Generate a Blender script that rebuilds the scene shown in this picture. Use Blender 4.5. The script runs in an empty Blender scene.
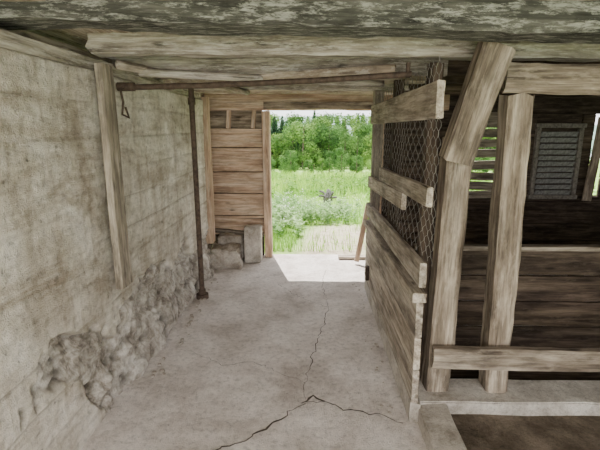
import bpy, bmesh, math, random
from mathutils import Vector, Matrix, noise
random.seed(7)
R=random.uniform
C=bpy.context.scene.collection

# ---------------- node helpers
def newmat(name):
    m=bpy.data.materials.new(name); m.use_nodes=True
    nt=m.node_tree; nt.nodes.clear()
    out=nt.nodes.new('ShaderNodeOutputMaterial'); b=nt.nodes.new('ShaderNodeBsdfPrincipled')
    nt.links.new(b.outputs[0],out.inputs[0]); b.inputs['Roughness'].default_value=.85
    b.inputs['Specular IOR Level'].default_value=.25
    return m,nt,b
def N(nt,t,**k):
    n=nt.nodes.new(t)
    for a,v in k.items(): setattr(n,a,v)
    return n
def ramp(nt,src,stops):
    r=N(nt,'ShaderNodeValToRGB'); cr=r.color_ramp
    while len(cr.elements)<len(stops): cr.elements.new(.5)
    for e,(p,c) in zip(cr.elements,stops):
        e.position=p; e.color=(*c,1) if len(c)==3 else c
    nt.links.new(src,r.inputs[0]); return r.outputs[0]
def noise_t(nt,vec,scale,detail=6,rough=.6,dist=0):
    n=N(nt,'ShaderNodeTexNoise'); n.inputs['Scale'].default_value=scale; n.inputs['Detail'].default_value=detail
    n.inputs['Roughness'].default_value=rough; n.inputs['Distortion'].default_value=dist
    nt.links.new(vec,n.inputs['Vector']); return n.outputs['Fac']
def mix(nt,f,a,b,mode='MIX'):
    m=N(nt,'ShaderNodeMix',data_type='RGBA',blend_type=mode)
    for i,v in ((0,f),(6,a),(7,b)):
        if isinstance(v,(int,float)): m.inputs[i].default_value=v
        elif isinstance(v,tuple): m.inputs[i].default_value=(*v,1)
        else: nt.links.new(v,m.inputs[i])
    return m.outputs[2]
def bump(nt,b,h,strength=.5,dist=.01):
    bp=N(nt,'ShaderNodeBump'); bp.inputs['Strength'].default_value=strength; bp.inputs['Distance'].default_value=dist
    nt.links.new(h,bp.inputs['Height']); nt.links.new(bp.outputs[0],b.inputs['Normal'])
def BW(c): return (c,c,c)
def mapping(nt,v,s):
    mp=N(nt,'ShaderNodeMapping'); mp.inputs['Scale'].default_value=s; nt.links.new(v,mp.inputs[0]); return mp.outputs[0]

def wood(name,dark,mid,light,paint=None,paint_amt=.5,stain=.5,bloom=.3,pscale=(1,2.6,2.6),pf=.9):
    m,nt,b=newmat(name)
    tc=N(nt,'ShaderNodeTexCoord'); oi=N(nt,'ShaderNodeObjectInfo')
    mul=N(nt,'ShaderNodeMath',operation='MULTIPLY'); mul.inputs[1].default_value=37
    nt.links.new(oi.outputs['Random'],mul.inputs[0])
    add=N(nt,'ShaderNodeVectorMath',operation='ADD')
    nt.links.new(tc.outputs['Object'],add.inputs[0]); nt.links.new(mul.outputs[0],add.inputs[1])
    A=add.outputs[0]
    g=noise_t(nt,mapping(nt,A,(1.3,13,13)),1.6,8,.62,.4); fine=noise_t(nt,mapping(nt,A,(4,120,120)),1,4,.6,.2)
    col=ramp(nt,g,[(.32,dark),(.5,mid),(.66,light)])
    col=mix(nt,.6,col,ramp(nt,fine,[(.35,BW(.4)),(.5,BW(.9)),(.7,BW(1.1))]),'MULTIPLY')
    bl=noise_t(nt,mapping(nt,A,(1,2.2,2.2)),3.2,8,.68)
    col=mix(nt,stain,col,ramp(nt,bl,[(.38,BW(.3)),(.5,BW(.95)),(.62,BW(1.25))]),'MULTIPLY')
    bl2=noise_t(nt,mapping(nt,A,(1.5,5,5)),5,9,.72)
    col=mix(nt,ramp(nt,bl2,[(.52,BW(0)),(.68,BW(bloom))]),col,tuple(min(1,x*1.25+.03) for x in light))
    vo=N(nt,'ShaderNodeTexVoronoi'); vo.inputs['Scale'].default_value=1.1; nt.links.new(mapping(nt,A,(2.2,7,7)),vo.inputs['Vector'])
    col=mix(nt,.8,col,ramp(nt,vo.outputs['Distance'],[(.05,BW(.25)),(.12,BW(1))]),'MULTIPLY')
    sp=noise_t(nt,mapping(nt,A,(.9,38,38)),1,3,.5,.1)
    col=mix(nt,.9,col,ramp(nt,sp,[(.27,BW(.18)),(.33,BW(1))]),'MULTIPLY')
    col=mix(nt,.6,col,ramp(nt,oi.outputs['Random'],[(0,(.66,.66,.66)),(.5,(1,.98,.95)),(1,(1.15,1.13,1.1))]),'MULTIPLY')
    if paint:
        pn=noise_t(nt,mapping(nt,A,pscale),11,12,.8,.2)
        o_=(.5-paint_amt)*.2
        col=mix(nt,ramp(nt,pn,[(.47+o_,BW(0)),(.56+o_,BW(pf))]),col,mix(nt,.7,paint,ramp(nt,fine,[(.35,BW(.6)),(.55,BW(1))]),'MULTIPLY'))
    nt.links.new(col,b.inputs['Base Color']); bump(nt,b,fine,.6,.006)
    return m

W_beam=wood('old_painted_beam',(.035,.034,.028),(.085,.085,.07),(.165,.16,.135),paint=(.38,.38,.335),paint_amt=.36,pscale=(.8,3.5,3.5),pf=.85)
W_grey=wood('weathered_grey_wood',(.12,.1,.08),(.31,.265,.215),(.52,.46,.39))
W_light=wood('whitewashed_wood',(.2,.16,.125),(.46,.395,.325),(.72,.655,.57))
W_log=wood('pale_log_wood',(.13,.11,.09),(.36,.32,.27),(.58,.53,.46),paint=(.62,.59,.54),paint_amt=.4,pscale=(.5,4,4),pf=.7)
W_brown=wood('brown_door_wood',(.36,.23,.155),(.6,.44,.32),(.76,.62,.5),stain=.3)
W_post=wood('post_wood',(.1,.075,.055),(.27,.22,.172),(.5,.43,.35))
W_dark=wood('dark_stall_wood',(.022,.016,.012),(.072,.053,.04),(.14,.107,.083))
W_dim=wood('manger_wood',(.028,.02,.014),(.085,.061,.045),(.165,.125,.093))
W_ceil=wood('ceiling_wood',(.16,.12,.085),(.42,.345,.26),(.66,.58,.47),paint=(.64,.6,.52),paint_amt=.25,pf=.6)

def concrete(name,dark,mid,light,scale=1.0,attr=False,streak=False):
    m,nt,b=newmat(name)
    tc=N(nt,'ShaderNodeTexCoord'); v=tc.outputs['Object']
    a=noise_t(nt,v,2.0*scale,12,.68,.3); f=noise_t(nt,v,26*scale,9,.72); s=noise_t(nt,v,150,3,.6)
    col=ramp(nt,a,[(.34,dark),(.48,mid),(.62,light)])
    col=mix(nt,.55,col,ramp(nt,f,[(.36,BW(.5)),(.48,BW(.95)),(.62,BW(1.12))]),'MULTIPLY')
    col=mix(nt,.3,col,ramp(nt,s,[(.32,BW(.55)),(.5,BW(1))]),'MULTIPLY')
    if streak:
        st=noise_t(nt,mapping(nt,v,(1,.9,2.8)),1.8,11,.72,.5)
        col=mix(nt,.75,col,ramp(nt,st,[(.38,(.55,.49,.42)),(.5,(.97,.96,.94)),(.6,BW(1.16))]),'MULTIPLY')
        sc=noise_t(nt,mapping(nt,v,(1,2,18)),2,6,.65,.4)
        col=mix(nt,.3,col,ramp(nt,sc,[(.36,BW(.6)),(.5,BW(1)),(.64,BW(1.12))]),'MULTIPLY')
        pit=noise_t(nt,mapping(nt,v,(1,.9,1.3)),17,4,.55,.2)
        col=mix(nt,.7,col,ramp(nt,pit,[(.28,BW(.3)),(.35,BW(1))]),'MULTIPLY')
        dr=noise_t(nt,mapping(nt,v,(1,5,.5)),1.6,7,.65,.3)
        col=mix(nt,.5,col,ramp(nt,dr,[(.38,(.6,.54,.47)),(.5,BW(1))]),'MULTIPLY')
    if attr:
        at=N(nt,'ShaderNodeAttribute',attribute_name='rubble'); cv=N(nt,'ShaderNodeAttribute',attribute_name='cavity_shade')
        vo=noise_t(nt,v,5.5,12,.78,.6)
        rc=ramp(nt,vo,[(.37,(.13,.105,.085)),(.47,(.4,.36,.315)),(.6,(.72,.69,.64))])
        rc=mix(nt,cv.outputs['Fac'],rc,(.05,.04,.032))  # shade of the rubble crevices is put into the colour
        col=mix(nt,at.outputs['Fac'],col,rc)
        at2=N(nt,'ShaderNodeAttribute',attribute_name='groove')
        col=mix(nt,at2.outputs['Fac'],col,(.15,.12,.09))
    nt.links.new(col,b.inputs['Base Color'])
    ad=N(nt,'ShaderNodeMath',operation='ADD'); nt.links.new(f,ad.inputs[0]); nt.links.new(s,ad.inputs[1])
    bump(nt,b,ad.outputs[0],.8,.011)
    return m
M_wall=concrete('board_formed_concrete',(.5,.45,.385),(.7,.655,.585),(.87,.835,.78),attr=True,streak=True)
M_floor=concrete('worn_concrete_floor',(.5,.44,.4),(.7,.64,.6),(.86,.805,.77),1.1)
M_conc=concrete('rough_concrete',(.28,.245,.2),(.52,.475,.42),(.72,.68,.62),2)
M_stone=concrete('field_stone',(.2,.16,.13),(.44,.39,.335),(.66,.61,.55),2)
M_muck=concrete('dirty_stall_floor',(.06,.045,.03),(.14,.11,.08),(.25,.2,.155),2)

def plain(name,c,rough=.8,metal=0,var=None):
    m,nt,b=newmat(name)
    tc=N(nt,'ShaderNodeTexCoord'); n=noise_t(nt,tc.outputs['Object'],30,6,.65)
    d=var or tuple(x*.45 for x in c)
    nt.links.new(ramp(nt,n,[(.35,d),(.6,c)]),b.inputs['Base Color'])
    b.inputs['Roughness'].default_value=rough; b.inputs['Metallic'].default_value=metal
    bump(nt,b,n,.4,.003)
    return m
M_rust=plain('rusty_iron',(.12,.085,.065),.7,.3)
M_wire=plain('galvanised_wire',(.33,.31,.28),.6,.5)
M_crack=plain('dark_crack',(.1,.085,.07),.95)  # dark tone of the thin crack ribbons on the floor
M_louver=plain('grey_louver_paint',(.3,.3,.285),.7)
M_whiteframe=plain('old_window_frame',(.24,.22,.19),.7)

def leafmat(name,a,b_,c,tl=.45):
    m,nt,b=newmat(name)
    geo=N(nt,'ShaderNodeNewGeometry'); oi=N(nt,'ShaderNodeObjectInfo')
    n=noise_t(nt,geo.outputs['Position'],.9,5,.6)
    col=ramp(nt,n,[(.35,a),(.5,b_),(.66,c)])
    col=mix(nt,.8,col,ramp(nt,geo.outputs['Random Per Island'],[(0,BW(.6)),(1,BW(1.25))]),'MULTIPLY')
    col=mix(nt,.8,col,ramp(nt,oi.outputs['Random'],[(0,(.5,.62,.6)),(.6,(.9,.95,.85)),(1,(1.35,1.2,.9))]),'MULTIPLY')
    nt.links.new(col,b.inputs['Base Color'])
    tr=N(nt,'ShaderNodeBsdfTranslucent'); nt.links.new(col,tr.inputs[0])
    ms=N(nt,'ShaderNodeMixShader'); ms.inputs[0].default_value=tl
    out=[x for x in nt.nodes if x.type=='OUTPUT_MATERIAL'][0]
    nt.links.new(b.outputs[0],ms.inputs[1]); nt.links.new(tr.outputs[0],ms.inputs[2]); nt.links.new(ms.outputs[0],out.inputs[0])
    return m
L_grass=leafmat('meadow_grass_green',(.2,.38,.055),(.31,.52,.09),(.46,.62,.16))
L_weed=leafmat('pale_weed_leaves',(.24,.42,.14),(.4,.57,.25),(.56,.69,.39))
L_tree=leafmat('broadleaf_foliage',(.07,.15,.04),(.13,.26,.065),(.25,.4,.12),.38)
L_spruce=leafmat('spruce_needles',(.025,.07,.035),(.045,.11,.05),(.08,.165,.075),.25)
M_flower=plain('white_flowers',(.85,.87,.78),.8,0,(.7,.74,.6))
m,nt,b=newmat('meadow_ground'); M_ground=m
tc=N(nt,'ShaderNodeTexCoord'); v=tc.outputs['Object']
g=ramp(nt,noise_t(nt,v,.8,8,.65),[(.35,(.14,.28,.045)),(.5,(.24,.42,.08)),(.66,(.38,.5,.16))])
dirt=ramp(nt,noise_t(nt,v,9,8,.7),[(.35,(.3,.24,.17)),(.5,(.5,.43,.33)),(.62,(.42,.46,.22))])
at=N(nt,'ShaderNodeAttribute',attribute_name='dirt')
nt.links.new(mix(nt,at.outputs['Fac'],g,dirt),b.inputs['Base Color']); bump(nt,b,noise_t(nt,v,20,6,.7),.8,.03)

# ---------------- mesh helpers
def link(o,parent=None):
    C.objects.link(o)
    if parent: o.parent=parent
    return o
def empty(name):
    e=bpy.data.objects.new(name,None); e.empty_display_size=.1; return link(e)
def mesh_obj(name,verts,faces,mat,parent=None,smooth=False,mw=None):
    me=bpy.data.meshes.new(name); me.from_pydata(verts,[],faces); me.update()
    if smooth:
        for p in me.polygons: p.use_smooth=True
    me.materials.append(mat); o=bpy.data.objects.new(name,me); link(o,parent)
    if mw is not None: o.matrix_world=mw
    return o
def board(name,a,b,w,t,mat,parent=None,up=(0,0,1),wob=.004,ch=.004,rnd=False,taper=1.0):
    a=Vector(a);b=Vector(b);X=(b-a);L=X.length;X.normalize()
    up=Vector(up);Z=(up-up.dot(X)*X).normalized();Y=Z.cross(X)
    n=max(3,int(L/.07)); sd=R(0,100)
    vs=[];fs=[]
    hw,ht=w/2,t/2
    if rnd:
        prof=[(ht*math.cos(k*math.pi/6),hw*math.sin(k*math.pi/6)) for k in range(12)]
    else:
        c=min(ch,ht*.4)
        prof=[(ht-c,-hw),(ht,-hw+c),(ht,0),(ht,hw-c),(ht-c,hw),(-ht+c,hw),(-ht,hw-c),(-ht,0),(-ht,-hw+c),(-ht+c,-hw)]
    K=len(prof)
    for i in range(n+1):
        x=L*i/n-L/2; tp=1+(taper-1)*i/n
        for k,(py,pz) in enumerate(prof):
            q=noise.noise(Vector((x*2.3+sd,k*.9,0)))*wob+noise.noise(Vector((x*9+sd,k*2.1,5)))*wob*.7
            s=noise.noise(Vector((x*1.1+sd,7,0)))*wob
            l=math.hypot(py,pz) or 1
            vs.append((x+(R(-1,1)*wob if i in(0,n) else 0),(py+q*py/l)*tp+s,(pz+q*pz/l)*tp+s*.7))
    for i in range(n):
        for k in range(K):
            fs.append((i*K+k,i*K+(k+1)%K,(i+1)*K+(k+1)%K,(i+1)*K+k))
    fs.append(tuple(range(K))[::-1]); fs.append(tuple(n*K+k for k in range(K)))
    M=Matrix((X,Y,Z)).transposed().to_4x4(); M.translation=(a+b)/2
    o=mesh_obj(name,vs,fs,mat,parent,smooth=rnd,mw=M)
    bm=bmesh.new();bm.from_mesh(o.data);bmesh.ops.recalc_face_normals(bm,faces=bm.faces);bm.to_mesh(o.data);bm.free()
    return o
def rock(name,loc,size,mat,parent=None,sub=4,rough=.18,boxy=.5,seed=None):
    bm=bmesh.new(); bmesh.ops.create_icosphere(bm,subdivisions=sub,radius=1)
    sd=seed if seed is not None else R(0,50)
    for v in bm.verts:
        p=v.co.copy(); mx=max(abs(p.x),abs(p.y),abs(p.z)); q=p.lerp(p/mx,boxy)
        d=1+noise.noise(p*1.3+Vector((sd,0,0)))*rough*1.6+noise.noise(p*4+Vector((0,sd,0)))*rough*.5+noise.noise(p*11+Vector((0,sd,0)))*rough*.2
        q*=d; v.co=Vector((q.x*size[0]/2,q.y*size[1]/2,q.z*size[2]/2))
    me=bpy.data.meshes.new(name);bm.to_mesh(me);bm.free()
    for p in me.polygons:p.use_smooth=True
    me.materials.append(mat);o=bpy.data.objects.new(name,me);link(o,parent);o.location=loc;return o
def tube(name,pts,r,mat,parent=None,cyc=False):
    cu=bpy.data.curves.new(name,'CURVE');cu.dimensions='3D';cu.bevel_depth=r;cu.bevel_resolution=3;cu.use_fill_caps=True
    ps=pts if isinstance(pts[0][0],(list,tuple)) else [pts]
    for P in ps:
        s=cu.splines.new('POLY');s.points.add(len(P)-1)
        for i,p in enumerate(P): s.points[i].co=(*p,1)
        s.use_cyclic_u=cyc
    cu.materials.append(mat);o=bpy.data.objects.new(name,cu);link(o,parent);return o
def box(name,lo,hi,mat,parent=None,jit=.004,div=.12):
    bm=bmesh.new()
    bmesh.ops.create_cube(bm,size=1)
    sx,sy,sz=[hi[i]-lo[i] for i in range(3)]
    for v in bm.verts: v.co=Vector((v.co.x*sx,v.co.y*sy,v.co.z*sz))
    bmesh.ops.bevel(bm,geom=bm.edges[:],offset=min(sx,sy,sz)*.06,segments=2,affect='EDGES')
    bmesh.ops.subdivide_edges(bm,edges=[e for e in bm.edges if e.calc_length()>div],cuts=max(1,min(12,int(max(sx,sy,sz)/div))),use_grid_fill=True)
    for v in bm.verts: v.co+=noise.noise_vector(v.co*6)*jit
    me=bpy.data.meshes.new(name);bm.to_mesh(me);bm.free();me.materials.append(mat)
    o=bpy.data.objects.new(name,me);link(o,parent);o.location=[(lo[i]+hi[i])/2 for i in range(3)];return o

# ---------------- floor
def grid(x0,x1,y0,y1,nx,ny,f):
    vs=[];fs=[]
    for j in range(ny+1):
        for i in range(nx+1):
            x=x0+(x1-x0)*i/nx;y=y0+(y1-y0)*j/ny;vs.append((x,y,f(x,y)))
    for j in range(ny):
        for i in range(nx):
            a=j*(nx+1)+i;fs.append((a,a+1,a+nx+2,a+nx+1))
    return vs,fs
def fz(x,y):
    return noise.noise(Vector((x*1.3,y*1.3,0)))*.012+noise.noise(Vector((x*6,y*6,2)))*.006+noise.noise(Vector((x*16,y*16,2)))*.003-.004
vs,fs=grid(-1.6,3.6,-1.2,5.42,210,260,fz)
floor=mesh_obj('floor',vs,fs,M_floor,smooth=True)
def crack(name,pts,w):
    P=[]
    for a,b in zip(pts[:-1],pts[1:]):
        a=Vector(a);b=Vector(b);n=max(2,int((b-a).length/.03))
        for i in range(n):
            q=a.lerp(b,i/n);P.append((q.x+R(-.014,.014),q.y+R(-.014,.014)))
    P.append(pts[-1]); vs=[];fs=[]
    for i,(x,y) in enumerate(P):
        d=Vector((P[min(i+1,len(P)-1)][0]-P[max(i-1,0)][0],P[min(i+1,len(P)-1)][1]-P[max(i-1,0)][1]));d.normalize()
        t_=i/(len(P)-1)
        ww=w*R(.4,1.3)*(.35+.65*math.sin(math.pi*(.15+.7*t_)))
        for s in(-1,1):
            X=x-d.y*ww*s;Y=y+d.x*ww*s;vs.append((X,Y,fz(X,Y)+.0032))
        if i: k=2*i;fs.append((k-2,k-1,k+1,k))
    mesh_obj(name,vs,fs,M_crack,floor)
crack('crack_1',[(.17,3.7),(.08,3.2),(.02,2.85),(-.03,2.5),(-.02,2.3)],.003)
crack('crack_2',[(-.02,2.3),(-.12,2.2),(-.2,2.1),(-.34,1.97),(-.55,1.85)],.0055)
crack('crack_3',[(-.02,2.3),(.1,2.3),(.23,2.22),(.38,2.2),(.52,2.12)],.004)
crack('crack_4',[(-.04,2.29),(.02,2.36),(.09,2.31)],.008)
crack('crack_5',[(-.35,4.3),(-.1,3.95),(.17,3.7)],.002)
crack('crack_6',[(.2,4.9),(.12,4.3),(.17,3.7)],.002)
crack('crack_7',[(-.9,2.9),(-.6,2.7),(-.4,2.75),(-.03,2.5)],.0015)

# ---------------- left concrete wall
zb=[.0,.2,.39,.6,.8,.98,1.18,1.36,1.55,1.73,1.9]
boff=[R(-.007,.007) for _ in zb]
def lerp_t(tab,y):
    if y<=tab[0][0]:return tab[0][1]
    for (a,p),(b,q) in zip(tab[:-1],tab[1:]):
        if y<=b:return p+(q-p)*(y-a)/(b-a)
    return tab[-1][1]
up_t=[(1.55,.46),(1.68,.62),(2.1,.6),(2.35,.46),(2.6,.52),(3,.62),(3.4,.52),(3.8,.54),(4.2,.44),(4.8,.44)]
lo_t=[(1.55,.46),(1.8,.42),(2.0,.26),(2.15,.05),(2.2,-.1),(5,-.1)]
vs=[];rub=[];gro=[];cav=[];fs=[]
y0,y1,ny,nz=-1.2,4.78,640,210
for j in range(nz+1):
    z=-.05+1.95*j/nz
    for i in range(ny+1):
        y=y0+(y1-y0)*i/ny
        wob=noise.noise(Vector((y*3.5,z*3.5,3)))*.17+noise.noise(Vector((y*13,z*13,3)))*.06
        d=min(lerp_t(up_t,y)-z+wob, z-lerp_t(lo_t,y)+wob*.7) if y>1.5 else -1
        r=max(0,min(1,d/.03+.5))
        zz=z+noise.noise(Vector((y*.8,0,8)))*.012
        k=max(0,min(len(zb)-1,int(sum(1 for q in zb if q<=zz))-1))
        gd=min(abs(zz-q) for q in zb[1:])
        g=max(0,1-gd/.011)*(.1+.9*max(0,min(1,noise.noise(Vector((y*2.2,k*3.3,1)))*2+.4)))
        x=-1.17+boff[k]-g*.006+noise.noise(Vector((0,y*1.2,z*1.2)))*.016+noise.noise(Vector((0,y*6,z*7)))*.005+noise.noise(Vector((0,y*22,z*22)))*.0035
        if z<.5: x+= .02*(.5-z)
        cv=0
        if r>0:
            lf=noise.noise(Vector((y*3.2,z*4.2,4)))
            fb=noise.fractal(Vector((y*7,z*9,1)),.85,2.1,7)
            # angular ledges: terraced broken faces
            tr=lf*3.2+noise.noise(Vector((y*8,z*9,6)))*.9; fl=math.floor(tr); fr=tr-fl
            ter=(fl+min(1,fr*3.5))*.022
            lip=max(0,1-d/.05)
            foot=.15*max(0,(.46-z))*min(1,max(0,(y-2.05)*2))
            st=-.035+ter+fb*.03-.02*lip+foot
            x+=r*st
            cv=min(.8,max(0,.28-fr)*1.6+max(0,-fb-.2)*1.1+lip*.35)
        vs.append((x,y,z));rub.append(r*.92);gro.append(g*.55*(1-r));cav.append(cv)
for j in range(nz):
    for i in range(ny):
        a=j*(ny+1)+i;fs.append((a,a+1,a+ny+2,a+ny+1))
nb=len(vs)
for (x,y,z) in [(-1.75,y0,-.05),(-1.75,y1,-.05),(-1.75,y1,1.9),(-1.75,y0,1.9)]:
    vs.append((x,y,z));rub.append(0);gro.append(0);cav.append(0)
fs.append((nb+3,nb+2,nb+1,nb))
top=[nz*(ny+1)+i for i in range(ny+1)];fs.append(tuple(top)+(nb+2,nb+3))
fs.append(tuple(j*(ny+1)+ny for j in range(nz+1))[::-1]+(nb+1,nb+2))
fs.append(tuple(j*(ny+1) for j in range(nz+1))+(nb+3,nb))
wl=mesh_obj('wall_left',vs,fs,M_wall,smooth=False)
for nm,dat in(('rubble',rub),('groove',gro),('cavity_shade',cav)):
    at=wl.data.attributes.new(nm,'FLOAT','POINT')
    at.data.foreach_set('value',dat)
for p in wl.data.polygons: p.use_smooth = len(p.vertices)==4
deb=empty('fallen_rubble')
for i in range(30):
    y=R(2.5,4.6);s=R(.01,.028)
    rock('stone_%d'%i,(-1.05+abs(random.gauss(0,.04)),y,s*.25),(s*1.3,s*1.4,s),M_stone,deb,2)
for i in range(22):
    y=R(2.2,4.4);s=R(.008,.016)
    rock('chip_%d'%i,(.51-abs(random.gauss(0,.04)),y,s*.25),(s*1.5,s*1.3,s),M_stone,deb,1)
wp=empty('wall_plate')
board('plate_lower',(-1.33,-1.2,1.935),(-1.33,4.78,1.935),.07,.3,W_log,wp,wob=.006)
board('plate_upper',(-1.42,-1.2,2.01),(-1.42,4.78,2.01),.07,.2,W_grey,wp,wob=.006)
board('wall_board',(-1.1,2.4,.69),(-1.115,2.42,1.93),.14,.04,W_grey,None,up=(0,1,0),wob=.005)

# ---------------- ceiling
ce=empty('ceiling')
x=-1.65;i=0
while x<3.6:
    w=R(.16,.24);board('plank_%d'%i,(x+w/2,-1.2,2.09+R(-.006,.006)),(x+w/2,5.3,2.09),w-.008,.03,W_ceil,ce,up=(1,0,0),wob=.004);x+=w;i+=1
box('light_block_deck',(-1.9,-1.3,2.12),(3.9,5.75,2.2),W_dark,ce,jit=0,div=2)  # unseen slab added over the planks to stop light leaks
board('ceiling_beam',(-1.75,1.87,2.165),(3.6,1.97,2.03),.27,.24,W_beam,None,wob=.016,ch=.02)
board('ceiling_beam',(-1.15,2.42,2.045),(3.6,2.5,2.0),.13,.16,W_log,None,wob=.014,ch=.03)
for k,y in enumerate((3.05,3.62,4.2,4.75)):
    board('joist_%d'%k,(-1.5,y,2.02+R(-.01,.01)),(.9,y+R(-.05,.05),2.01+R(-.01,.01)),.12,.1,W_log if k%2==0 else W_ceil,ce,wob=.01,ch=.02)
    board('joist_right_%d'%k,(.9,y+.05,2.01),(3.6,y,2.01),.12,.1,W_dim,ce,wob=.01,ch=.02)
board('loose_pole_1',(-1.05,2.75,1.93),(.55,3.5,1.93),.05,.05,W_log,ce,rnd=True,wob=.006)
board('loose_pole_2',(-.9,3.3,1.935),(.5,2.75,1.945),.05,.03,W_ceil,ce,wob=.006)
board('loose_pole_3',(-1.1,2.55,1.955),(-.6,4.2,1.93),.05,.05,W_light,ce,rnd=True,wob=.008)

# ---------------- pipes
vp=empty('support_pipe')
tube('pipe',[(-1.04,3.9,.03),(-1.045,3.9,1.95)],.024,M_rust,vp)
tube('foot',[(-1.04,3.9,.0),(-1.04,3.9,.045)],.06,M_rust,vp)
tube('collar',[(-1.04,3.9,.04),(-1.04,3.9,.09)],.035,M_rust,vp)
tube('coupling',[(-1.045,3.9,1.8),(-1.045,3.9,1.86)],.033,M_rust,vp)
hp=empty('overhead_pipe')
tube('pipe',[(-1.15,2.66,1.835),(-.6,2.64,1.845),(0,2.6,1.865),(.55,2.52,1.89)],.017,M_rust,hp)
tube('pipe_end',[(-1.15,2.66,1.84),(-1.05,2.66,1.84)],.026,M_rust,hp)
tube('bracket',[(.53,2.52,1.87),(.53,2.52,1.95)],.012,M_rust,hp)
tube('hanging_wire',[(-1.1,2.66,1.84),(-1.11,2.6,1.82),(-1.1,2.6,1.75),(-1.12,2.62,1.68),(-1.08,2.62,1.66),(-1.09,2.6,1.72)],.007,M_rust,hp)

# ---------------- front wall
Y=5.37
wf=empty('wall_front')
def rowboards(x0,x1,z0,z1,mat,y=Y,gap=.006,wh=.2,tag='board'):
    z=z0;i=0
    while z<z1-.02:
        h=min(wh*R(.85,1.15),z1-z)
        if z1-(z+h)<.05:h=z1-z
        board('%s_%d_%d'%(tag,int(x0*100),i),(x0,y+R(-.004,.004),z+h/2),(x1,y+R(-.004,.004),z+h/2),h-gap,.03,mat,wf,wob=.003);z+=h;i+=1
def backing(nm,x0,x1,z0,z1): board(nm,(x0,Y+.035,(z0+z1)/2),(x1,Y+.035,(z0+z1)/2),z1-z0,.02,W_dark,wf,wob=.0)  # sheets added behind the boards to block light through the gaps
rowboards(-1.75,-.59,.27,1.6,W_brown,wh=.26,gap=.01)
backing('backing_left',-1.75,-.6,0,2.14)
board('lower_sill',(-1.75,Y,.12),(-.6,Y,.12),.26,.03,W_dark,wf)
rowboards(-1.75,-.59,1.6,1.84,W_post,wh=.3,tag='top_panel')
for xx,mt in((-1.0,W_brown),(-.7,W_brown)):
    board('upright_%d'%int(-xx*100),(xx,Y-.05,1.6),(xx+.02,Y-.05,1.82),.05,.05,mt,wf,up=(1,0,0))
board('panel_base',(-1.25,Y-.05,.34),(-.6,Y-.05,.28),.05,.06,W_grey,wf)
dr=empty('door_1')
board('jamb_left',(-.535,Y-.03,.0),(-.545,Y-.03,1.8),.09,.13,W_brown,dr,up=(1,0,0))
board('jamb_right',(.83,Y-.03,.0),(.82,Y-.03,1.8),.09,.13,W_brown,dr,up=(1,0,0))
board('lintel',(-1.6,Y-.05,1.905),(1.6,Y-.05,1.9),.19,.12,W_brown,dr,wob=.008,ch=.015)
board('lintel_trim',(-.56,Y-.13,1.86),(.86,Y-.13,1.86),.08,.04,W_post,dr)
board('threshold',(.35,Y-.12,.015),(.84,Y-.1,.015),.1,.03,W_light,dr,up=(0,1,0))
board('side_post',(-1.19,4.87,.3),(-1.19,4.87,1.93),.13,.13,W_brown,wf,up=(1,0,0))
board('side_boards',(-1.28,4.8,1.1),(-1.28,5.35,1.1),1.8,.03,W_post,wf)
board('leaning_board',(.56,5.05,.02),(.7,5.22,.7),.06,.03,W_brown,None,up=(1,0,0))
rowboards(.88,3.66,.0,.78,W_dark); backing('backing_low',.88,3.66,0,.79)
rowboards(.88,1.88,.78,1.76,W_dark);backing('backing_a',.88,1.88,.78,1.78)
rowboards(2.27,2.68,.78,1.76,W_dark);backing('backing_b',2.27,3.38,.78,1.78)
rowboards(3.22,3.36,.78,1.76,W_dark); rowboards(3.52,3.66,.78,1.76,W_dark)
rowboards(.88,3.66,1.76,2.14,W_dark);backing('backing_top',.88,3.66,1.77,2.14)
for k,z in enumerate((.8,.91,1.03,1.16,1.3,1.42,1.54,1.66,1.74)):
    board('slat_%d'%k,(1.85,Y-.02,z+R(-.01,.01)),(2.3,Y-.02,z+R(-.01,.01)),R(.09,.105),.02,W_grey,wf)
w1=empty('window_1')
for k in range(11):
    z=.83+k*.07
    o=board('louver_%d'%k,(2.74,Y-.03,z),(3.17,Y-.03,z),.062,.01,M_louver,w1,up=(0,-.55,1))
board('frame_l',(2.7,Y-.03,.81),(2.7,Y-.03,1.6),.05,.06,M_whiteframe,w1,up=(1,0,0))
board('frame_r',(3.2,Y-.03,.81),(3.2,Y-.03,1.6),.05,.06,M_whiteframe,w1,up=(1,0,0))
board('frame_t',(2.66,Y-.03,1.63),(3.24,Y-.03,1.63),.05,.07,M_whiteframe,w1)
board('frame_b',(2.66,Y-.03,.78),(3.24,Y-.03,.78),.05,.07,M_whiteframe,w1)
board('casement',(3.3,Y-.16,.75),(3.38,Y-.12,1.72),.1,.03,W_post,w1,up=(1,0,0))
wr=empty('wall_right')
z=0;i=0
while z<2.1:
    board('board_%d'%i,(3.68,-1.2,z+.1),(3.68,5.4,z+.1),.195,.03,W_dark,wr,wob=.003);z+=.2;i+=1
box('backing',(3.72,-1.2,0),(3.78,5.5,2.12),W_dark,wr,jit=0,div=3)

# ---------------- step stones, block
rock('stone_step',(-1.0,4.95,.11),(.34,.32,.24),M_stone,None,5,.24,.75,seed=3)
rock('stone_step',(-1.0,5.21,.15),(.32,.18,.33),M_stone,None,5,.14,.8,seed=9)
box('concrete_block',(-.8,5.02,.0),(-.6,5.22,.44),M_conc,None,jit=.008,div=.06)

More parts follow.
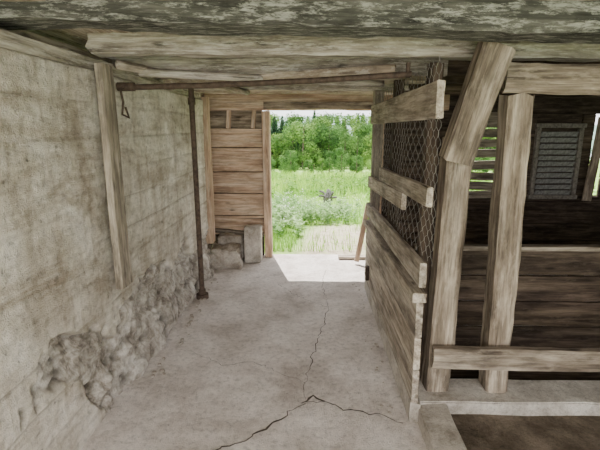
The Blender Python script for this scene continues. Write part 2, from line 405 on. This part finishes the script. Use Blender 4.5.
# ---------------- partition along aisle
sp=empty('stall_partition')
px=.575
z=.1
for i,h in enumerate((.2,.19,.2)):
    board('panel_board_%d'%i,(px,2.13,z+h/2+.02),(px,4.24,z+h/2-.03),h-.005,.035,W_light,sp,wob=.004);z+=h
board('skirt',(px+.01,2.13,.06),(px+.01,4.24,.05),.12,.06,M_conc,sp,wob=.01)
board('panel_cap',(px-.01,2.12,.74),(px-.01,4.28,.68),.05,.07,W_light,sp)
board('rail',(px-.005,2.1,.87),(px-.005,4.25,.82),.13,.035,W_light,sp)
board('upper_board_1',(px-.02,2.02,1.285),(px-.02,3.45,1.25),.095,.03,W_light,sp)
board('upper_board_2',(px-.0,2.66,1.16),(px-.0,4.25,1.09),.11,.03,W_light,sp)
board('top_board',(px+.0,2.02,1.725),(px+.0,4.2,1.72),.165,.035,W_light,sp)
board('far_post',(px+.06,4.28,.0),(px+.06,4.28,1.94),.09,.09,W_grey,sp,up=(1,0,0))
board('mid_post',(px+.06,3.3,.0),(px+.06,3.3,1.94),.07,.07,W_dark,sp,up=(1,0,0))
strands=[]
c=.05;wx=px+.03
ncol=int((4.22-2.1)/c)
for i in range(ncol+1):
    P=[];z=.92;s=1 if i%2 else -1
    while z<1.93:
        yy=2.12+i*c
        off=c*.46*s
        for dz,o_ in((0,off),(.018,off)):
            P.append((wx+noise.noise(Vector((yy*2,z*2,0)))*.03,min(4.24,max(2.1,yy+o_)),z+dz))
        z+=.043; s=-s
    strands.append(P)
tube('chicken_wire',strands,.0013,M_wire,sp)
tube('latch',[(px-.03,3.95,.18),(px-.035,3.95,.32)],.018,M_rust,sp)
tube('latch_arm',[(px-.03,3.95,.2),(px-.03,4.1,.2)],.012,M_rust,sp)

# ---------------- posts
mp_=empty('timber_post')
board('post',(.735,2.32,.0),(.755,2.27,1.56),.13,.13,W_post,mp_,up=(1,0,0),wob=.009,ch=.012)
board('post_upper',(.66,2.43,.0),(.655,2.43,1.93),.07,.07,W_dim,mp_,up=(1,0,0),wob=.005)
board('brace',(.722,2.21,1.44),(.855,2.17,1.97),.15,.12,W_post,mp_,up=(1,0,0),wob=.009,ch=.012)
board('timber_post',(1.085,2.32,.0),(1.035,2.3,1.76),.13,.14,W_post,None,up=(1,0,0),wob=.012,ch=.014)
board('timber_post',(1.85,4.0,.0),(1.85,4.0,1.94),.12,.12,W_dark,None,up=(1,0,0),wob=.01,ch=.014)
board('stall_lintel',(.95,2.26,1.835),(3.6,2.26,1.8),.14,.09,W_post,None,wob=.01,ch=.02)
board('stall_rail',(.68,2.2,.36),(3.0,2.2,.35),.125,.04,W_post,None,wob=.006)
gc=empty('gutter_curb')
box('curb_front',(.6,2.16,-.01),(3.6,2.4,.11),M_conc,gc,jit=.01,div=.15)
box('curb_side',(.6,.6,-.01),(.76,2.17,.1),M_conc,gc,jit=.01,div=.15)
box('gutter_bed',(.76,.6,-.01),(3.6,2.17,.035),M_muck,gc,jit=.006,div=.2)
mg=empty('manger')
z=.0
for i in range(4):
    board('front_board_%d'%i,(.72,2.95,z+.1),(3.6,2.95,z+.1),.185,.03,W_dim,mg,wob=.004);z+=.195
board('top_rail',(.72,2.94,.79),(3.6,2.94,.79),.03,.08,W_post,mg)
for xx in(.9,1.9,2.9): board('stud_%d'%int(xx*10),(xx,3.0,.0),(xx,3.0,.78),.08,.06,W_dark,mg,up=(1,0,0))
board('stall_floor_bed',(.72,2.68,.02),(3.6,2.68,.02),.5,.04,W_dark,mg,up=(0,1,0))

# ---------------- outside
def gz(x,y):
    b=-.05 if y<7 else -.05-.06*(y-7) if y<80 else -.05-.06*73
    n=noise.noise(Vector((x*.25,y*.25,0)))*.12*min(1,max(0,(y-6)/6))
    return b+n+(noise.noise(Vector((x*2,y*2,0)))*.02 if y>5.6 else 0)
vs=[];fs=[];dat=[]
ys=[-12,-6,-2,-1]+[5.45+i*.12 for i in range(60)]+[12.6+1.0*i for i in range(1,30)]+[44+4*i for i in range(12)]
xs=[-60,-45,-32,-24,-18,-14,-10,-8,-6]+[-5+i*.15 for i in range(67)]+[6,8,10,14,18,24,32,45,60]
def edge(x,y): return (x-.35-.1*(y-5.4))/.65
for y in ys:
    for x in xs:
        vs.append((x,y,gz(x,y)-(.03 if y<5.4 else 0)))
        e=edge(x,y)
        d=max(0,1-abs(e)**2)*max(0,min(1,(7.9-y)/1.2)); dat.append(min(1,d*1.6))
nx=len(xs)
for j in range(len(ys)-1):
    for i in range(nx-1):
        a=j*nx+i;fs.append((a,a+1,a+nx+1,a+nx))
gr=mesh_obj('ground',vs,fs,M_ground,smooth=True)
a_=gr.data.attributes.new('dirt','FLOAT','POINT');a_.data.foreach_set('value',dat)
veg=empty('meadow_vegetation')
def grassmesh(name,n,region,h,w,mat,dens=None):
    vs=[];fs=[]
    k=0
    while k<n:
        y=region(0); x=R(-1,1)*(1.2+.33*y)+.25
        if dens and R(0,1)>dens(x,y):
            k+=.2;continue
        k+=1
        z=gz(x,y);hh=h*R(.5,1.3);ww=w*(.6+y*.06)
        a=R(0,6.28);dx,dy=math.cos(a)*ww,math.sin(a)*ww;bx,by=R(-.4,.4)*hh,R(-.4,.4)*hh
        i=len(vs)
        vs+= [(x-dx,y-dy,z-.02),(x+dx,y+dy,z-.02),(x+bx*.4+dx*.6,y+by*.4+dy*.6,z+hh*.6),(x+bx*.4-dx*.6,y+by*.4-dy*.6,z+hh*.6),(x+bx,y+by,z+hh)]
        fs+= [(i,i+1,i+2,i+3),(i+3,i+2,i+4)]
    return mesh_obj(name,vs,fs,mat,veg)
def dns(x,y): return .2 if (abs(edge(x,y))<1 and y<7.5) else 1
grassmesh('short_grass',30000,lambda _:5.7+18*R(0,1)**1.6,.14,.006,L_grass,dns)
grassmesh('tall_grass',9000,lambda _:13+13*R(0,1),.34,.012,L_grass,None)
vs=[];fs=[];fv=[];ff=[]
def plant(x,y,h,n,ls):
    z=gz(x,y)
    for q in range(n):
        t=R(.15,1);a=R(0,6.28);l=ls*R(.6,1.2)*(1.2-.5*t)
        c0=Vector((x+R(-.02,.02),y+R(-.02,.02),z+h*t));d=Vector((math.cos(a),math.sin(a),R(-.3,.7)));s=Vector((-d.y,d.x,0))*l*.3
        i=len(vs);vs.extend([c0,c0+d*l*.5+s,c0+d*l,c0+d*l*.5-s]);fs.append((i,i+1,i+2,i+3))
    i=len(vs);vs.extend([(x-.006,y,z-.03),(x+.006,y,z-.03),(x,y,z+h)]);fs.append((i,i+1,i+2))
for k in range(1000):
    y=R(6.3,10.3)
    x=R(-3.2,.45+(y-6)*.12) if R(0,1)<.85 else R(-3,4)
    if dns(x,y)<.5 or math.hypot(x-.38,y-9.7)<.5: continue
    h=R(.18,.42)*(1 if y>7.2 else .55)
    if y>8.8 and x>-.2: h*=.5
    plant(x,y,h,26,.08)
    if R(0,1)<.12:
        for q in range(4):
            c0=Vector((x+R(-.06,.06),y+R(-.06,.06),gz(x,y)+h*R(.95,1.15)));r=R(.006,.014);i=len(fv)
            fv.extend([c0+Vector((r*math.cos(t),r*math.sin(t)*.6,r*math.sin(t)*.8)) for t in (0,1.05,2.1,3.14,4.2,5.25)]);ff.append(tuple(range(i,i+6)))
mesh_obj('leafy_weeds',[tuple(v) for v in vs],fs,L_weed,veg)
mesh_obj('flowers',[tuple(v) for v in fv],ff,M_flower,veg)
vs=[];fs=[]
for k in range(600):
    y=R(11.5,20);x=R(-5,8);plant(x,y,R(.2,.5),22,.14)
mesh_obj('green_shrubs',[tuple(v) for v in vs],fs,L_grass,veg)

M_grey=plain('weathered_stump_wood',(.2,.19,.18),.9,0,(.06,.055,.05))
st=empty('tree_stump')
sx,sy=.38,9.8;sz=gz(sx,sy)
rock('bole',(sx,sy,sz+.2),(.2,.18,.44),M_grey,st,3,.25,.3)
for a in range(7):
    an=a*.9+R(-.2,.2);tube('root_%d'%a,[(sx,sy,sz+.28),(sx+math.cos(an)*.12,sy+math.sin(an)*.12,sz+.3+R(-.05,.08)),(sx+math.cos(an)*.22,sy+math.sin(an)*.2,sz+R(.08,.44))],.024,M_grey,st)

def leafcloud(blobs,n,ls,rs):
    vs=[];fs=[]
    for _ in range(n):
        c0,r=rs.choice(blobs);u=Vector((rs.gauss(0,1),rs.gauss(0,1),rs.gauss(0,1))).normalized()
        p=c0+u*r*rs.uniform(.6,1.08)
        a=Vector((rs.uniform(-1,1),rs.uniform(-1,1),rs.uniform(-1,1))).normalized();b2=a.cross(u)
        if b2.length<.1: continue
        b2.normalize();l=ls*rs.uniform(.6,1.4);i=len(vs)
        vs+=[p-a*l,p+b2*l*.6,p+a*l,p-b2*l*.6];fs.append((i,i+1,i+2,i+3))
    return vs,fs
def trunk(vs,fs,h,r):
    i=len(vs);K=8
    for j in range(5):
        for k in range(K):
            t=j/4;rr=r*(1-.75*t);vs.append(Vector((rr*math.cos(k*6.283/K)+.05*math.sin(t*4),rr*math.sin(k*6.283/K),h*t)))
    f0=len(fs)
    for j in range(4):
        for k in range(K): fs.append((i+j*K+k,i+j*K+(k+1)%K,i+(j+1)*K+(k+1)%K,i+(j+1)*K+k))
    return f0
M_bark=plain('tree_bark',(.2,.16,.12))
def tree_mesh(seed,H):
    rs=random.Random(seed);bl=[]
    for i in range(15):
        t=rs.uniform(.14,.92);rad=H*.28*math.sin(math.pi*min(1,t*.85+.1));a=rs.uniform(0,6.28)
        bl.append((Vector((math.cos(a)*rad*.8,math.sin(a)*rad*.8,H*t)),H*rs.uniform(.09,.18)))
    vs,fs=leafcloud(bl,4200,H*.016,rs);f0=trunk(vs,fs,H*.85,H*.025)
    me=bpy.data.meshes.new('broadleaf_tree_mesh');me.from_pydata([tuple(v) for v in vs],[],fs)
    me.materials.append(L_tree);me.materials.append(M_bark)
    for p in me.polygons:
        if p.index>=f0:p.material_index=1
    return me
def spruce_mesh(seed,H):
    rs=random.Random(seed);vs=[];fs=[]
    for i in range(50):
        t=i/50;z=H*(.05+.94*t);R0=H*.22*(1-t)**.8+.06
        for k in range(16):
            a=rs.uniform(0,6.28);l=R0*rs.uniform(.7,1.15);d=Vector((math.cos(a),math.sin(a),-.25));s=Vector((-d.y,d.x,0))
            o=Vector((0,0,z+rs.uniform(-.05,.05)))
            for q in range(3):
                b0=o+d*l*(q/3);b1=o+d*l*((q+1.2)/3);w_=l*.18*(1-q*.2);j=len(vs)
                vs+=[b0,b0.lerp(b1,.5)+s*w_+Vector((0,0,-.03*H*rs.random())),b1,b0.lerp(b1,.5)-s*w_+Vector((0,0,-.03*H*rs.random()))];fs.append((j,j+1,j+2,j+3))
    f0=trunk(vs,fs,H*.95,H*.018)
    me=bpy.data.meshes.new('spruce_tree_mesh');me.from_pydata([tuple(v) for v in vs],[],fs)
    me.materials.append(L_spruce);me.materials.append(M_bark)
    for p in me.polygons:
        if p.index>=f0:p.material_index=1
    return me
TM=[tree_mesh(s,5) for s in(1,2,3)];SM=[spruce_mesh(s,7) for s in(5,6)]
rs=random.Random(11)
def put(nm,me,x,y,s):
    o=bpy.data.objects.new(nm,me);link(o);o.location=(x,y,gz(x,y)-.08-.3*s);o.scale=(s*rs.uniform(.9,1.15),s*rs.uniform(.9,1.15),s);o.rotation_euler=(0,0,rs.uniform(0,6.28))
for i in range(30):
    x=-10+i*.75+rs.uniform(-.3,.3)
    put('broadleaf_tree',rs.choice(TM),x,rs.uniform(27,30),rs.uniform(.22,.4))
for i in range(34):
    x=-16+i*1.0+rs.uniform(-.4,.4);y=rs.uniform(38,42)
    put('broadleaf_tree',rs.choice(TM),x,y,rs.uniform(.6,1.0))
for i in range(28):
    x=-26+i*2.0+rs.uniform(-.5,.5);put('broadleaf_tree',rs.choice(TM),x,rs.uniform(47,53),rs.uniform(1.1,1.38))
for i in range(46):
    x=-34+i*1.5+rs.uniform(-.6,.6);put('spruce_tree',rs.choice(SM),x,rs.uniform(62,68),rs.uniform(1.02,1.2))
for i in range(9):
    put('spruce_tree',rs.choice(SM),-5.6+i*.62+rs.uniform(-.2,.2),rs.uniform(44.5,46),rs.uniform(.7,.88)*(1-.025*i))
m,nt,b=newmat('hazy_forest_hill');tc=N(nt,'ShaderNodeTexCoord')
nt.links.new(ramp(nt,noise_t(nt,tc.outputs['Object'],.3,8,.7),[(.4,(.14,.24,.19)),(.6,(.22,.33,.27))]),b.inputs['Base Color'])
vs,fs=grid(-150,170,150,260,80,20,lambda x,y:-8+(15-.03*x)*math.exp(-((y-205)/35)**2)*(1+.12*noise.noise(Vector((x*.02,0,0))))+noise.noise(Vector((x*.3,y*.3,0)))*.8)
mesh_obj('distant_hill',vs,fs,m)

# ---------------- light
w=bpy.data.worlds.new('World');bpy.context.scene.world=w;w.use_nodes=True
bg=w.node_tree.nodes['Background'];bg.inputs[0].default_value=(.98,.98,1,1);bg.inputs[1].default_value=3.5
s=bpy.data.lights.new('sun','SUN');s.energy=15;s.angle=.009;s.color=(1,.95,.88)
so=bpy.data.objects.new('sun',s);link(so);so.rotation_euler=Vector((.3,-1.14,-1.8)).to_track_quat('-Z','Y').to_euler();so.location=(0,8,10)
def area(nm,loc,to,sz,sy,e,col=(1,.945,.88)):
    l=bpy.data.lights.new(nm,'AREA');l.shape='RECTANGLE';l.size=sz;l.size_y=sy;l.energy=e;l.color=col
    o=bpy.data.objects.new(nm,l);link(o);o.location=loc;o.rotation_euler=(Vector(to)-Vector(loc)).to_track_quat('-Z','Y').to_euler()
area('rear_fill_light',(.3,-1.1,1.4),(-.4,4,1.1),2.2,1.3,72)  # unseen fill lamp added behind the camera to brighten the interior

cam=bpy.data.cameras.new('camera');cam.lens=25.98;cam.sensor_width=36;cam.clip_end=600
co=bpy.data.objects.new('camera',cam);link(co);co.location=(0,0,1.6);co.rotation_euler=(math.radians(90-12.6),0,math.radians(1.45))
bpy.context.scene.camera=co
